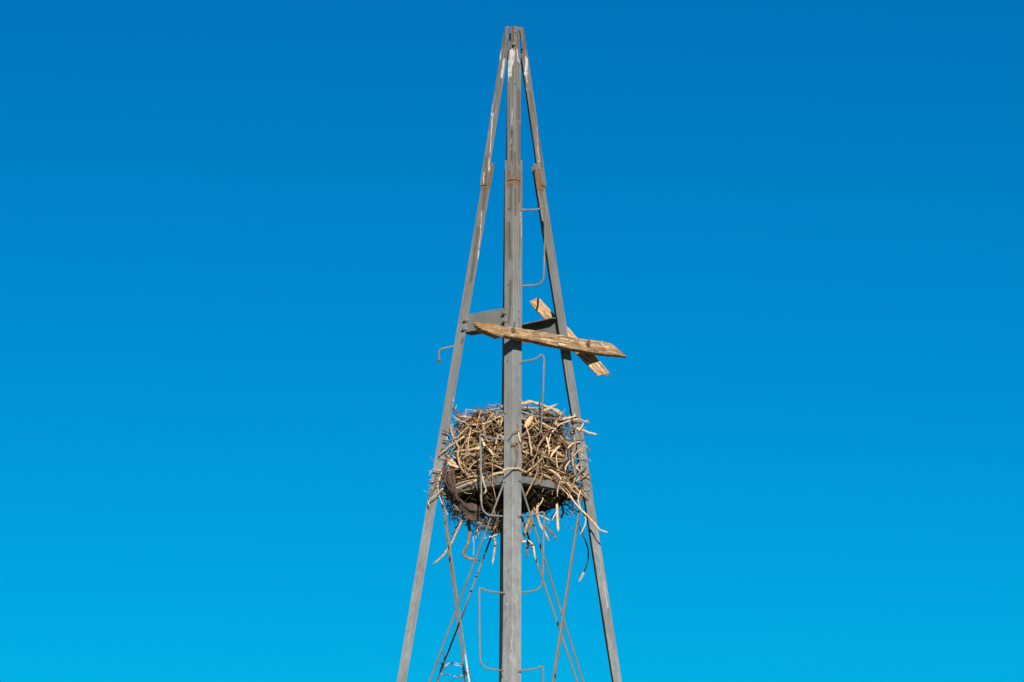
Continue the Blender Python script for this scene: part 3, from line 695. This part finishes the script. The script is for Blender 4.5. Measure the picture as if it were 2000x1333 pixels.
# hand-placed sticks: (crop, points, width in crop pixels, face or depth, offset outward)
def D(v): return ('depth', v)
HERO = [
 (z8, [(975, 112), (1060, 88), (1160, 108), (1250, 140), (1330, 168), (1400, 195), (1455, 250)], 42, 'FR', -.05),
 (z8, [(1210, 200), (1290, 165), (1340, 175), (1390, 215), (1440, 255)], 36, 'FR', -.03),
 (z8, [(985, 150), (1080, 158), (1180, 162)], 26, 'FR', -.03),
 (z8, [(1210, 195), (1290, 215), (1370, 250)], 34, 'FR', -.01),
 (z8, [(490, 335), (600, 255), (690, 212), (790, 195)], 42, 'FL', -.03),
 (z8, [(400, 350), (520, 340), (600, 320), (700, 268), (790, 240)], 30, 'FL', -.015),
 (z8, [(560, 190), (660, 172), (790, 150)], 16, 'FL', -.05),
 (z8, [(205, 165), (245, 215), (268, 290), (300, 400), (332, 500)], 28, 'FL', .012),
 (z8, [(215, 200), (245, 120)], 10, 'FL', .01),
 (z8, [(188, 245), (290, 305), (365, 335), (400, 400), (470, 425), (590, 432)], 17, 'FL', .015),
 (z8, [(172, 345), (190, 440), (230, 540), (265, 600), (257, 700), (290, 830), (340, 895), (385, 955)], 25, 'FL', .02),
 (z8, [(415, 483), (340, 550), (270, 620)], 18, 'FL', .006),
 (z8, [(330, 480), (200, 570), (100, 640), (35, 705)], 26, 'FL', .014),
 (z8, [(85, 525), (190, 545)], 14, 'FL', .02),
 (z8, [(65, 630), (150, 600), (210, 570)], 16, 'FL', .016),
 (z8, [(140, 770), (190, 805), (280, 832)], 42, 'FL', .008),
 (z8, [(505, 738), (420, 800), (370, 875)], 24, 'FL', .004),
 (z8, [(485, 760), (510, 850), (540, 960), (560, 1040), (578, 1090), (545, 1135)], 20, 'FL', .022),
 (z8, [(790, 882), (680, 905), (600, 940), (540, 965)], 34, 'FL', -.012),
 (z8, [(140, 1092), (250, 1060), (380, 1010), (475, 972)], 22, 'FL', .018),
 (z8, [(527, 500), (555, 580), (615, 630), (655, 690)], 32, 'FL', -.004),
 (z8, [(690, 445), (760, 482), (812, 520)], 27, 'FL', -.012),
 (z8, [(350, 170), (340, 260)], 9, 'FL', -.02), (z8, [(330, 180), (450, 185), (560, 210)], 9, 'FL', -.03), (z8, [(300, 240), (360, 165)], 8, 'FL', -.02),
 (z8, [(520, 180), (490, 290), (465, 400)], 20, 'FL', -.002),
 (z8, [(640, 320), (560, 400), (480, 450)], 24, 'FL', -.012),
 (z8, [(720, 290), (700, 340), (670, 400)], 12, 'FL', -.01), (z8, [(700, 310), (745, 330)], 9, 'FL', -.01),
 (z8, [(290, 690), (400, 675), (500, 690)], 22, 'FL', .0), (z8, [(310, 740), (370, 690), (480, 700)], 18, 'FL', .002),
 (z8, [(560, 780), (650, 800), (770, 850)], 26, 'FL', -.014), (z8, [(600, 830), (690, 800), (770, 790)], 22, 'FL', -.016),
 (z8, [(832, 455), (900, 425), (965, 410)], 14, 'FR', .022),
 (z8, [(1205, 268), (1140, 335), (1060, 400), (965, 492)], 22, 'FR', .004),
 (z8, [(1290, 430), (1230, 500), (1170, 590), (1150, 680), (1110, 750), (1100, 835)], 25, 'FR', .014),
 (z8, [(1320, 440), (1390, 360), (1470, 320), (1545, 298)], 21, 'FR', .018),
 (z8, [(1300, 425), (1400, 480), (1470, 570), (1520, 690), (1565, 765)], 19, 'FR', .018),
 (z8, [(1312, 450), (1285, 530), (1262, 605)], 14, 'FR', .01),
 (z8, [(1575, 470), (1582, 600), (1555, 680), (1560, 800), (1585, 900), (1570, 1000), (1538, 1088)], 33, 'FR', .022),
 (z8, [(1560, 290), (1640, 288), (1690, 310), (1755, 325)], 20, 'FR', .03),
 (z8, [(1560, 375), (1640, 402), (1740, 437), (1832, 462)], 31, 'FR', .0),
 (z8, [(1440, 285), (1520, 268), (1603, 252)], 27, 'FR', .012),
 (z8, [(1410, 585), (1340, 660), (1305, 720)], 33, 'FR', .008),
 (z8, [(1250, 590), (1340, 640), (1420, 690), (1478, 715)], 38, 'FR', -.01),
 (z8, [(985, 718), (1060, 745), (1115, 778)], 25, 'FR', -.01), (z8, [(990, 650), (1050, 667), (1115, 702)], 20, 'FR', -.014),
 (z8, [(1220, 270), (1350, 275), (1450, 287), (1555, 322)], 17, 'FR', .01),
 (z8, [(768, 862), (850, 843), (960, 848), (1005, 885)], 24, 'FR', .016),
 (z8, [(938, 560), (930, 700), (922, 760), (905, 810)], 17, 'FR', .014), (z8, [(940, 410), (952, 500), (972, 552)], 24, 'FR', .014),
 (z8, [(960, 215), (985, 130), (1045, 55)], 10, 'FR', .01),
 (z8, [(1240, 810), (1330, 840), (1480, 902)], 14, 'FR', .012), (z8, [(1290, 850), (1390, 920), (1450, 1000), (1535, 1005)], 28, 'FR', .008),
 (z8, [(1500, 612), (1560, 560), (1645, 540)], 21, 'FR', .016), (z8, [(1420, 985), (1385, 1080), (1385, 1162)], 12, 'FR', .02),
 (z8, [(1590, 990), (1650, 960), (1710, 920), (1742, 878)], 21, 'FR', .018), (z8, [(1590, 825), (1680, 910), (1762, 962)], 18, 'FR', .014),
 (z8, [(1615, 465), (1690, 560), (1730, 610), (1775, 645)], 11, 'FR', -.01), (z8, [(1590, 660), (1680, 655), (1762, 687)], 12, 'FR', .0),
 (z8, [(1650, 670), (1700, 715), (1772, 766)], 11, 'FR', .0), (z8, [(1590, 806), (1692, 806)], 8, 'FR', .012), (z8, [(1640, 590), (1700, 580), (1720, 620)], 9, 'FR', .0),
 (z8, [(1680, 320), (1660, 370), (1630, 415)], 17, 'FR', .02), (z8, [(1200, 700), (1280, 720), (1470, 740)], 16, 'FR', .006),
 (z8, [(1370, 690), (1380, 800), (1395, 850)], 13, 'FR', .016), (z8, [(1180, 900), (1280, 940), (1340, 975)], 34, 'FR', -.006), (z8, [(1010, 880), (1060, 890), (1100, 910)], 34, 'FR', -.012),
 (z8, [(130, 795), (60, 880), (-5, 950)], 19, 'FL', .022),
 (zb, [(258, 345), (170, 425), (75, 505), (92, 562)], 21, 'FL', .03),
 (zb, [(230, 125), (150, 110), (110, 125), (85, 188)], 18, 'FL', .024), (zb, [(250, 145), (180, 212), (62, 252)], 20, 'FL', .03), (zb, [(172, 268), (140, 350), (112, 408)], 8, 'FL', .03),
 (zb, [(520, 670), (480, 770), (440, 850), (380, 980), (320, 1095), (230, 1205), (128, 1285)], 30, D(-.10), 0),
 (zb, [(580, 740), (580, 930), (560, 1050), (512, 1130), (520, 1185), (590, 1215), (710, 1237)], 36, D(-.06), 0),
 (zb, [(612, 860), (590, 920), (565, 985)], 14, D(-.062), 0), (zb, [(628, 860), (632, 1000), (640, 1040), (630, 1180)], 11, D(-.02), 0),
 (zb, [(880, 950), (908, 1030), (892, 1120), (872, 1285)], 27, D(-.02), 0), (zb, [(982, 690), (920, 800), (855, 895)], 14, D(-.09), 0),
 (zb, [(750, 962), (850, 945), (955, 905)], 12, D(-.08), 0), (zb, [(658, 450), (662, 610)], 16, D(-.1), 0), (zb, [(398, 490), (385, 580), (355, 650)], 14, D(-.02), 0),
 (zb, [(430, 560), (410, 630), (382, 690)], 18, D(.0), 0), (zb, [(430, 640), (445, 690), (460, 735)], 12, D(.02), 0), (zb, [(540, 745), (420, 820), (380, 900), (330, 975)], 12, D(.04), 0),
 (zb, [(695, 750), (745, 822)], 24, D(-.1), 0), (zb, [(478, 350), (530, 400), (615, 410)], 11, 'FL', .01), (zb, [(990, 605), (918, 655)], 27, D(-.1), 0), (zb, [(370, 470), (300, 545)], 12, D(.05), 0),
 (zb, [(700, 830), (650, 925), (680, 970)], 13, D(.03), 0), (zb, [(660, 830), (690, 870), (692, 960)], 11, D(.05), 0),
 (zc, [(190, 330), (210, 450), (242, 525)], 20, D(-.1), 0), (zc, [(250, 318), (265, 450), (262, 560), (300, 680), (350, 760), (382, 832)], 25, D(-.11), 0),
 (zc, [(278, 320), (322, 400), (285, 460), (240, 522)], 13, D(-.12), 0), (zc, [(215, 385), (225, 500), (170, 640), (125, 780), (102, 852)], 33, D(-.08), 0),
 (zc, [(205, 620), (175, 785)], 24, D(-.06), 0), (zc, [(172, 820), (155, 930), (160, 1012)], 28, D(-.08), 0), (zc, [(465, 395), (472, 560), (482, 742)], 30, D(-.03), 0),
 (zc, [(500, 425), (532, 520), (510, 612)], 22, D(.18), 0), (zc, [(98, 845), (180, 838), (222, 900), (240, 1010), (268, 1092)], 19, D(-.1), 0),
 (zc, [(335, 675), (400, 740), (440, 780), (472, 832)], 19, D(-.04), 0), (zc, [(275, 565), (340, 590), (395, 627)], 12, D(-.03), 0),
 (zc, [(600, 350), (640, 420), (700, 490), (770, 560), (850, 640), (910, 718), (1000, 750)], 19, D(-.13), 0),
 (zc, [(715, 310), (688, 420), (730, 530), (772, 610), (750, 690), (708, 772)], 13, D(-.11), 0),
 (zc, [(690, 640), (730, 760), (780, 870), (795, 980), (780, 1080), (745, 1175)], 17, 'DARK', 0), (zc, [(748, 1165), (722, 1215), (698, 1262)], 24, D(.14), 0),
 (zc, [(500, 410), (590, 470), (650, 550), (705, 580)], 10, D(.16), 0), (zc, [(560, 400), (620, 440), (640, 500), (700, 550)], 9, D(.13), 0), (zc, [(500, 440), (540, 470), (600, 450)], 9, D(.15), 0),
 (zc, [(652, 480), (636, 545), (642, 600)], 8, D(-.06), 0), (zc, [(775, 212), (848, 290)], 9, 'FR', .02), (zc, [(735, 310), (760, 350), (798, 402)], 10, 'FR', .02), (zc, [(750, 300), (790, 305), (822, 296)], 9, 'FR', .015),
 (zc, [(280, 500), (340, 475), (380, 440)], 12, D(.12), 0),
 (zc, [(430, 180), (510, 250), (590, 325)], 18, 'FR', .014), (zc, [(480, 255), (550, 320), (615, 400)], 14, 'FR', .016), (zc, [(560, 290), (602, 345), (578, 392)], 16, 'FR', .02),
 (zc, [(640, 250), (700, 320), (765, 385)], 14, 'FR', .02), (zc, [(500, 215), (600, 255), (690, 275)], 20, 'FR', .01), (zc, [(530, 190), (600, 290), (640, 330)], 15, 'FR', .018),
 (zc, [(455, 225), (520, 300), (545, 360)], 10, 'FR', .02), (zc, [(500, 210), (480, 290), (470, 375)], 13, 'FR', .022), (zc, [(600, 330), (680, 290), (740, 230)], 16, 'FR', .02), (zc, [(570, 225), (650, 330), (700, 345)], 12, 'FR', .022),
 (zb, [(330, 330), (440, 290), (560, 250), (665, 235)], 20, 'FL', .012), (zb, [(420, 215), (500, 240), (600, 205)], 18, 'FL', .008), (zb, [(540, 230), (620, 200), (720, 190)], 22, 'FL', .004),
]
rg = random.Random(21)
def stick(mb, name='stick', mat=None): return mb.build(name, mat or M_STK, nest, True)
nsticks = 0
for Z, pts, wd, where, n in HERO:
    scale = {z8: 5.797, zb: 6.349, zc: 5.33}[Z]
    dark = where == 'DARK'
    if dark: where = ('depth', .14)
    if isinstance(where, tuple): P = [at(*Z(*p), where[1]) for p in pts]
    else: P = [face(where, *Z(*p), n + rg.uniform(-.003, .0016)) for p in pts]
    r = max(.0019, wd / scale * .0025 * .5 * (1.12 if isinstance(where, tuple) else .98))
    c = curve(P, max(.012, r * 2.2))
    if len(c) > 14: c = curve(P, max(.022, r * 3))
    N = len(c); ph = rg.uniform(0, 50)
    rad = []
    for i, q in enumerate(c):
        kn = 1 + .28 * mnoise.noise(Vector((i * .9 + ph, 0, 0))) + (.25 if rg.random() < .12 else 0)
        rad.append(r * kn * (1.05 - .25 * i / N))
    rad[-1] *= .55; rad[0] *= .8
    c = [q + Vector((mnoise.noise(Vector((i * .7 + ph, 3, 0))), 0, mnoise.noise(Vector((i * .7 + ph, 9, 0))))) * r * .6 for i, q in enumerate(c)]
    mb = MB(); mb.tube(c, rad, 7, rg.uniform(.8, 1))
    if wd > 15 and N > 4 and rg.random() < .5 and abs(proj(c[N // 2])[0] - 1001) > 40:     # a snapped side shoot
        i = rg.randint(1, N - 2); d = (c[i + 1] - c[i]).normalized() + Vector([rg.uniform(-1, 1) for _ in range(3)]) * .8
        mb.tube([c[i], c[i] + d * r * 3, c[i] + d * r * 5], [r * .55, r * .45, r * .2], 5)
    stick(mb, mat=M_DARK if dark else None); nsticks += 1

# the rest of the pickable sticks, laid over the two faces towards the camera
while nsticks < 296:
    f = 'FL' if rg.random() < .47 else 'FR'
    x, y = pick(f, rg); H, N, U_ = face_dirs(f)
    n = rg.uniform(-.046, .014); dimmed = n < -.012 and rg.random() < .75  # most deeper sticks take the darker copy, standing in for shade
    p = face(f, x, y, n)
    ang = rg.gauss(0, .45) if rg.random() < .62 else rg.uniform(-1.5, 1.5)
    d = H * math.cos(ang) + U_ * math.sin(ang) + N * rg.gauss(0, .22)
    L = min(.30, max(.06, rg.lognormvariate(-1.72, .40))); r = min(.0085, max(.0019, rg.lognormvariate(-5.55, .42)))
    if y > 955: L *= .7
    pts = twig_pts(p, d, L, rg.gauss(0, .11), rg, 7)
    pts = clear_leg(f, pts, r)
    px_ = [proj(q)[0] for q in pts]
    if (max(px_) > 996 if f == 'FL' else min(px_) < 1006): continue
    if any(proj(q)[1] < 792 for q in pts): continue
    xs = [proj(q)[0] for q in pts]
    if min(xs) < 838 or max(xs) > 1160: continue
    mb = MB(); add_twig(mb, pts, r, rg, 6)
    if rg.random() < .35 and abs(proj(pts[3])[0] - 1001) > 40:
        q = pts[3]; dd = (pts[4] - pts[3]).normalized() + Vector([rg.uniform(-1, 1) for _ in range(3)]) * .7
        add_twig(mb, [q, q + dd * L * .15, q + dd * L * .28], r * .6, rg, 5)
    stick(mb, mat=M_DIMMED if dimmed else None); nsticks += 1

# countless finer twigs filling all four sides, the rim and the underside
mb = MB()
def z_of(f, z, s, n):                              # a point on a face by height and fraction
    a, b = FACES[f]; return vert(a, z).lerp(vert(b, z), s) + FN[f][1] * n
for i in range(1050):
    q = rg.random()
    if q < .66:
        f = 'FL' if rg.random() < .5 else 'FR'; x, y = pick(f, rg); n = -abs(rg.gauss(0.045, .025)); p = face(f, x, y, n)
        if rg.random() < .08: n = rg.uniform(0, .02); p = face(f, x, y, n)
    else:
        f = 'RL' if rg.random() < .5 else 'RR'; p = z_of(f, rg.uniform(zax(955), zax(822)), rg.uniform(.03, .97), rg.uniform(-.06, .015))
    H, N, U_ = face_dirs(f)
    ang = rg.gauss(0, .6) if rg.random() < .5 else rg.uniform(-1.57, 1.57)
    d = H * math.cos(ang) + U_ * math.sin(ang) + N * rg.gauss(0, .3)
    L = rg.uniform(.03, .13); r = rg.uniform(.0011, .0035)
    pts = clear_leg(f, twig_pts(p, d, L, rg.gauss(0, .1), rg, 4), r) if f[0] == 'F' else twig_pts(p, d, L, rg.gauss(0, .1), rg, 4)
    xs = [proj(v)[0] for v in pts]
    if min(xs) < 838 or max(xs) > 1158 or (f == 'FL' and max(xs) > 997) or (f == 'FR' and min(xs) < 1005) or min(proj(v)[1] for v in pts) < 797: continue
    add_twig(mb, pts, r, rg, 4)
for i in range(220):                               # rim
    a = rg.uniform(0, 6.283); c, s = math.cos(a), math.sin(a); z = zax(820) + rg.uniform(-.03, .03)
    S_ = (h_low(z) / math.sqrt(2) - rg.uniform(.01, .09)); rr = S_ / (abs(c) ** 5 + abs(s) ** 5) ** .2
    p = rot((rr * c, rr * s), PSI + math.pi / 4) + Vector((0, 0, z)); tdir = Vector((-p.y, p.x, 0)).normalized()
    d = tdir + Vector([rg.gauss(0, .35) for _ in range(3)])
    add_twig(mb, twig_pts(p, d, rg.uniform(.05, .16), rg.gauss(0, .1), rg, 4), rg.uniform(.0015, .004), rg, 4)
for i in range(170):                               # underside, hanging through the beams
    a = rg.uniform(0, 6.283); q = rg.random() ** .6 * .26
    p = Vector((q * math.cos(a), q * math.sin(a) , zax(985 + rg.uniform(-15, 12) - q * 60)))
    d = Vector((rg.gauss(0, .6), rg.gauss(0, .6), -rg.uniform(.1, 1)))
    add_twig(mb, twig_pts(p, d, rg.uniform(.04, .13), rg.gauss(0, .12), rg, 4), rg.uniform(.0011, .0032), rg, 4)
LOW = [(872, 972), (985, 955), (985, 1048), (955, 1042), (925, 1028), (893, 1006)]
for i in range(520):                               # the mass sagging out of the nest's lower left
    x, y = rg.uniform(868, 988), rg.uniform(955, 1050)
    if not inside(LOW, x, y): continue
    p = at(x, y, rg.uniform(-.06, .26)); d = Vector((rg.gauss(0, .7), rg.gauss(0, .5), -rg.uniform(-.1, 1)))
    add_twig(mb, twig_pts(p, d, rg.uniform(.04, .13), rg.gauss(0, .12), rg, 4), rg.uniform(.0014, .004), rg, 4)
for i in range(150):                               # dense tuft low behind the front leg
    p = at(rg.gauss(978, 14), rg.uniform(985, 1040), rg.uniform(-.12, .15)); d = Vector((rg.gauss(0, .5), rg.gauss(0, .5), -rg.uniform(.2, 1)))
    add_twig(mb, twig_pts(p, d, rg.uniform(.03, .1), rg.gauss(0, .15), rg, 4), rg.uniform(.001, .0028), rg, 4)
for cx, cy, Y, k in ((900, 990, .0, 30), (1120, 985, .1, 40), (1135, 960, -.02, 22), (858, 950, -.05, 24), (880, 975, .0, 30), (1060, 995, 0.1, 25)):
    for i in range(k):                             # wispy corners
        p = at(rg.gauss(cx, 10), rg.gauss(cy, 12), Y + rg.gauss(0, .04)); d = Vector((rg.gauss(0, .8), rg.gauss(0, .5), -rg.uniform(-.2, 1)))
        add_twig(mb, twig_pts(p, d, rg.uniform(.03, .1), rg.gauss(0, .15), rg, 4), rg.uniform(.001, .0024), rg, 4)
tw = mb.build('fine_twigs', M_TWG, nest, True); tw['kind'] = 'stuff'
mb = MB()
for i in range(430):                               # sticks and debris matted along the lower edge, underside shade painted into their colour
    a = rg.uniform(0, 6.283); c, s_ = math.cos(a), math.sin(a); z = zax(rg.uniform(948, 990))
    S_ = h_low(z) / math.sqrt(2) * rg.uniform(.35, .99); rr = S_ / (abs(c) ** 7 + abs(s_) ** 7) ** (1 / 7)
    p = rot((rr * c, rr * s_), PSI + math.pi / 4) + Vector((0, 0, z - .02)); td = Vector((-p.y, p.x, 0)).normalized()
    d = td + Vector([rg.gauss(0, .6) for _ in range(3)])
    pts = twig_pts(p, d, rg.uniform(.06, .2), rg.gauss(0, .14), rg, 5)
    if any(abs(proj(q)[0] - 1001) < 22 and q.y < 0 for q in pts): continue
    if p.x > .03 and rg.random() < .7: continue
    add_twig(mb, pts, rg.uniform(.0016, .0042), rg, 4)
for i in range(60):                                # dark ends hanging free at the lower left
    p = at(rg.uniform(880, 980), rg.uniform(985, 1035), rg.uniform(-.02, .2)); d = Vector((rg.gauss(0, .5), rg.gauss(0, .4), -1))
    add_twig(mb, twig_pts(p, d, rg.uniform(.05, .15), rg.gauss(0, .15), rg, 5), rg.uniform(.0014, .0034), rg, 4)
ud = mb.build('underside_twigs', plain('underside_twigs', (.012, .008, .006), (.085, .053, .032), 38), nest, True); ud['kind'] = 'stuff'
# blond grass showing between the sticks
mb = MB()
for i in range(520):
    f = 'FL' if rg.random() < .6 else 'FR'
    x, y = (rg.gauss(925, 22), rg.gauss(880, 14)) if f == 'FL' else (rg.gauss(1075, 30), rg.gauss(915, 25))
    if rg.random() < .3: x, y = pick(f, rg)
    if not inside(POLY[f], x, y): continue
    p = face(f, x, y, -rg.uniform(.02, .05)); H, N, U_ = face_dirs(f)
    d = H + U_ * rg.gauss(0, .8) + N * rg.gauss(0, .5)
    pts = clear_leg(f, twig_pts(p, d, rg.uniform(.03, .08), rg.gauss(0, .2), rg, 4), .002)
    mb.tube(pts, [.0012, .0014, .001, .0005], 3)
gr = mb.build('grass_lining', M_GRASS, nest); gr['kind'] = 'stuff'
# slabs of bark and an orange scrap wedged in the face
def slab(name, f, pts, n, th, mat, lean=0.0):
    Nn = FN[f][1]; mb = MB(); P = [face(f, *p, n) for p in pts]; c = sum(P, Vector()) / len(P)
    k = len(P); inner = [c.lerp(p, .6) + Nn * th * .7 for p in P]
    vs = P + inner + [c + Nn * th] + [p - Nn * th for p in P]
    fs = [(i, (i + 1) % k, k + (i + 1) % k, k + i) for i in range(k)] + [(k + i, k + (i + 1) % k, 2 * k) for i in range(k)]
    fs += [(i, 2 * k + 1 + i, 2 * k + 1 + (i + 1) % k, (i + 1) % k) for i in range(k)] + [tuple(2 * k + 1 + i for i in range(k - 1, -1, -1))]
    mb.add(vs, fs); return mb.build(name, mat, nest, True)
slab('bark_slab', 'FR', S(z8, [(1010, 370), (1030, 310), (1070, 255), (1110, 235), (1122, 262), (1100, 310), (1085, 350), (1040, 385)]), .002, .005, plain('pale_bark', (.42, .24, .1), (.66, .48, .3), 55))
slab('orange_scrap', 'FL', S(z8, [(412, 300), (430, 275), (465, 268), (480, 300), (455, 330), (420, 335)]), -.014, .005, plain('orange_scrap', (.22, .06, .015), (.42, .14, .035), 80))
slab('bark_slab', 'FR', S(z8, [(870, 575), (905, 545), (935, 550), (930, 575), (900, 598), (875, 595)]), .004, .006, M_STK)

# ------------------------------------------------------------------ torn dark strip hanging from the nest's lower left
CL = [((330, 105), 70), ((322, 190), 78), ((332, 270), 70), ((368, 340), 52), ((402, 405), 26), ((432, 480), 32), ((480, 550), 46), ((545, 600), 62), ((610, 648), 78), ((665, 690), 82), ((720, 735), 45)]
dn_ = [0.03, .034, .036, .034, .026, .012, -.004, -.026, -.046, -.062, -.072]
mb = MB(); allv, fs = [], []; N_ = FN['FL'][1]
for k_, (s0, s1, dd, ph, i0, i1) in enumerate(((-1, -.2, .004, 0, 0, 20), (-.3, .45, .012, 1.7, 3, 22), (.4, 1.0, .006, 3.1, 0, 21), (-1, .55, .0, 5, 15, 40), (.1, 1.0, .009, 4.4, 14, 33), (.25, 1.55, .004, 2.2, 26, 36))):
    rows = []; W = 6
    for i in range(i0, i1 + 1):
        t = i / 4; a = min(int(t), len(CL) - 2); q = t - a
        (c0, w0), (c1, w1) = CL[a], CL[a + 1]
        x, y = c0[0] + (c1[0] - c0[0]) * q, c0[1] + (c1[1] - c0[1]) * q; wd = w0 + (w1 - w0) * q; off = dn_[a] + (dn_[a + 1] - dn_[a]) * q
        tx, ty = c1[0] - c0[0], c1[1] - c0[1]; l = math.hypot(tx, ty); nx, ny = ty / l, -tx / l
        if a < 3: nx, ny = 1, .12
        taper = min(1, .35 + (i1 - i) * .22, .6 + (i - i0) * .2)
        row = []
        for j in range(W + 1):
            s = s0 + (s1 - s0) * (.5 + (j / W - .5) * taper)
            s += .26 * mnoise.noise(Vector((i * .3, ph * 3 + (j > 3) * 7, 4))) * (1 if j in (0, W) else .5)
            px, py = zb(x + nx * wd * s, y + ny * wd * s + 6 * mnoise.noise(Vector((i * .6, j * .9, ph))))
            u = j / W * 2 - 1
            fold = dd + .004 * (1 - u * u) + .010 * mnoise.noise(Vector((i * .16, u * 1.3, ph))) + .005 * mnoise.noise(Vector((i * .7, u * 3, ph + 9)))
            row.append(face('FL', px, py, off + .010 + fold))
        rows.append(row)
    vs = [p for r_ in rows for p in r_]; Nr = len(rows); K = len(vs); base = len(allv)
    vs = vs + [p - N_ * .0025 for p in vs]; q = W + 1; loc = []
    for i in range(Nr - 1):
        for j in range(W):
            f4 = (i * q + j, i * q + j + 1, (i + 1) * q + j + 1, (i + 1) * q + j); loc.append(f4); loc.append(tuple(K + k for k in reversed(f4)))
    edge = [j for j in range(q)] + [i * q + W for i in range(1, Nr)] + [(Nr - 1) * q + j for j in range(W - 1, -1, -1)] + [i * q for i in range(Nr - 2, 0, -1)]
    for a, b in zip(edge, edge[1:] + edge[:1]): loc.append((a, K + a, K + b, b))
    fs += [tuple(base + k for k in f) for f in loc]; allv += vs
c = sum(allv, Vector()) / len(allv); mb.add([v - c for v in allv], fs)
o = mb.build('cloth_strip', plain('dark_brown_cloth', (.035, .022, .017), (.115, .075, .06), 75, .75, .6, .004), None, True); o.location = c
bm = bmesh.new(); bm.from_mesh(o.data); bmesh.ops.recalc_face_normals(bm, faces=bm.faces); bm.to_mesh(o.data); bm.free()
tag(o, 'torn dark brown strip draped from the lower left corner of the stick nest', 'rag')

# ------------------------------------------------------------------ frayed wires wound round the rods at lower left
def wire_mat(name, c1, c2): return plain(name, c1, c2, 90, .55, .2)
MW, MWp = wire_mat('purple_wire', (.03, .025, .07), (.10, .07, .14)), wire_mat('pale_wire', (.42, .33, .36), (.62, .54, .56))
WIRES = [([(232, 905), (270, 903), (287, 945), (272, 1000), (235, 1045), (240, 1085)], 0), ([(208, 918), (258, 932), (282, 962), (250, 1020), (226, 1060), (242, 1112)], 0),
 ([(158, 1092), (190, 1060), (240, 1045), (257, 1082)], 0), ([(148, 1095), (172, 1128), (210, 1140), (242, 1162)], 0),
 ([(258, 1162), (310, 1142), (352, 1100), (400, 1070), (470, 1075), (535, 1102)], 0), ([(278, 1112), (330, 1070), (390, 1050), (450, 1060), (537, 1085)], 0),
 ([(270, 1120), (310, 1092), (360, 1066), (410, 1062), (440, 1095), (480, 1088), (535, 1108)], 1), ([(290, 1105), (340, 1068), (400, 1052), (470, 1068), (530, 1075)], 1),
 ([(232, 1216), (300, 1230), (360, 1230), (420, 1247), (480, 1250), (545, 1235)], 1), ([(240, 1222), (310, 1224), (370, 1236), (430, 1240), (500, 1252), (545, 1232)], 0),
 ([(482, 1235), (430, 1240), (400, 1300), (352, 1308)], 0), ([(545, 1240), (500, 1290), (512, 1312), (545, 1268)], 0), ([(515, 1145), (570, 1152)], 0), ([(508, 1190), (560, 1184)], 0),
 ([(595, 1140), (632, 1160), (642, 1200), (608, 1222)], 0), ([(605, 1205), (660, 1270), (718, 1333)], 0), ([(262, 1085), (225, 1180), (200, 1310)], 0)]
def rod_pt(px, py): return face('RL', px, py, .0)
c0 = rod_pt(*zr(420, 1120))
tang = empty('wire_tangle', c0, 'tangle of frayed thin wires wound round the crossed rods at lower left', 'wire')
rw = random.Random(5)
for pts, kind in WIRES:
    P = [face('RL', *zr(*p), -.01 + rw.uniform(-.012, .012)) for p in pts]
    c = curve(P, .006); c = [q + Vector((rw.uniform(-1, 1), rw.uniform(-1, 1), rw.uniform(-1, 1))) * .0009 for q in c]
    mb = MB(); mb.tube(c, .0021 if kind else .0013, 5)
    mb.build('wire', MWp if kind else MW, tang, True)
for f, n, a, bq, m in (('RL', -.004, (262, 1072), (225, 1190), MW), ('RL', -.017, (541, 1080), (556, 1245), MW), ('FL', -.009, (585, 1170), (608, 1235), MW)):
    A, B = face(f, *zr(*a), n), face(f, *zr(*bq), n); ax = (B - A).normalized(); o1 = ax.orthogonal().normalized(); o2 = ax.cross(o1)
    c = [A.lerp(B, i / 60) + (o1 * math.cos(i * .75) + o2 * math.sin(i * .75)) * .0068 for i in range(61)]
    mb = MB(); mb.tube(c, .0013, 4); mb.build('wire', m, tang, True)

# ------------------------------------------------------------------ ground
mb = MB(); G = 40; ext = 4000
vs = []
for i in range(G + 1):
    for j in range(G + 1):
        x, y = [(math.copysign(abs(q) ** 2.2, q)) * ext for q in (i / G * 2 - 1, j / G * 2 - 1)]
        d = math.hypot(x, y); vs.append(Vector((x, y, 0 if d < 40 else mnoise.noise(Vector((x * .004, y * .004, 0))) * min(2.0, (d - 40) * .01))))
mb.add(vs, [(i * (G + 1) + j, (i + 1) * (G + 1) + j, (i + 1) * (G + 1) + j + 1, i * (G + 1) + j + 1) for i in range(G) for j in range(G)])
g = mb.build('ground', plain('dry_earth', (.13, .10, .06), (.24, .19, .12), .7, .95, .5, .03), None, True); g['kind'] = 'structure'
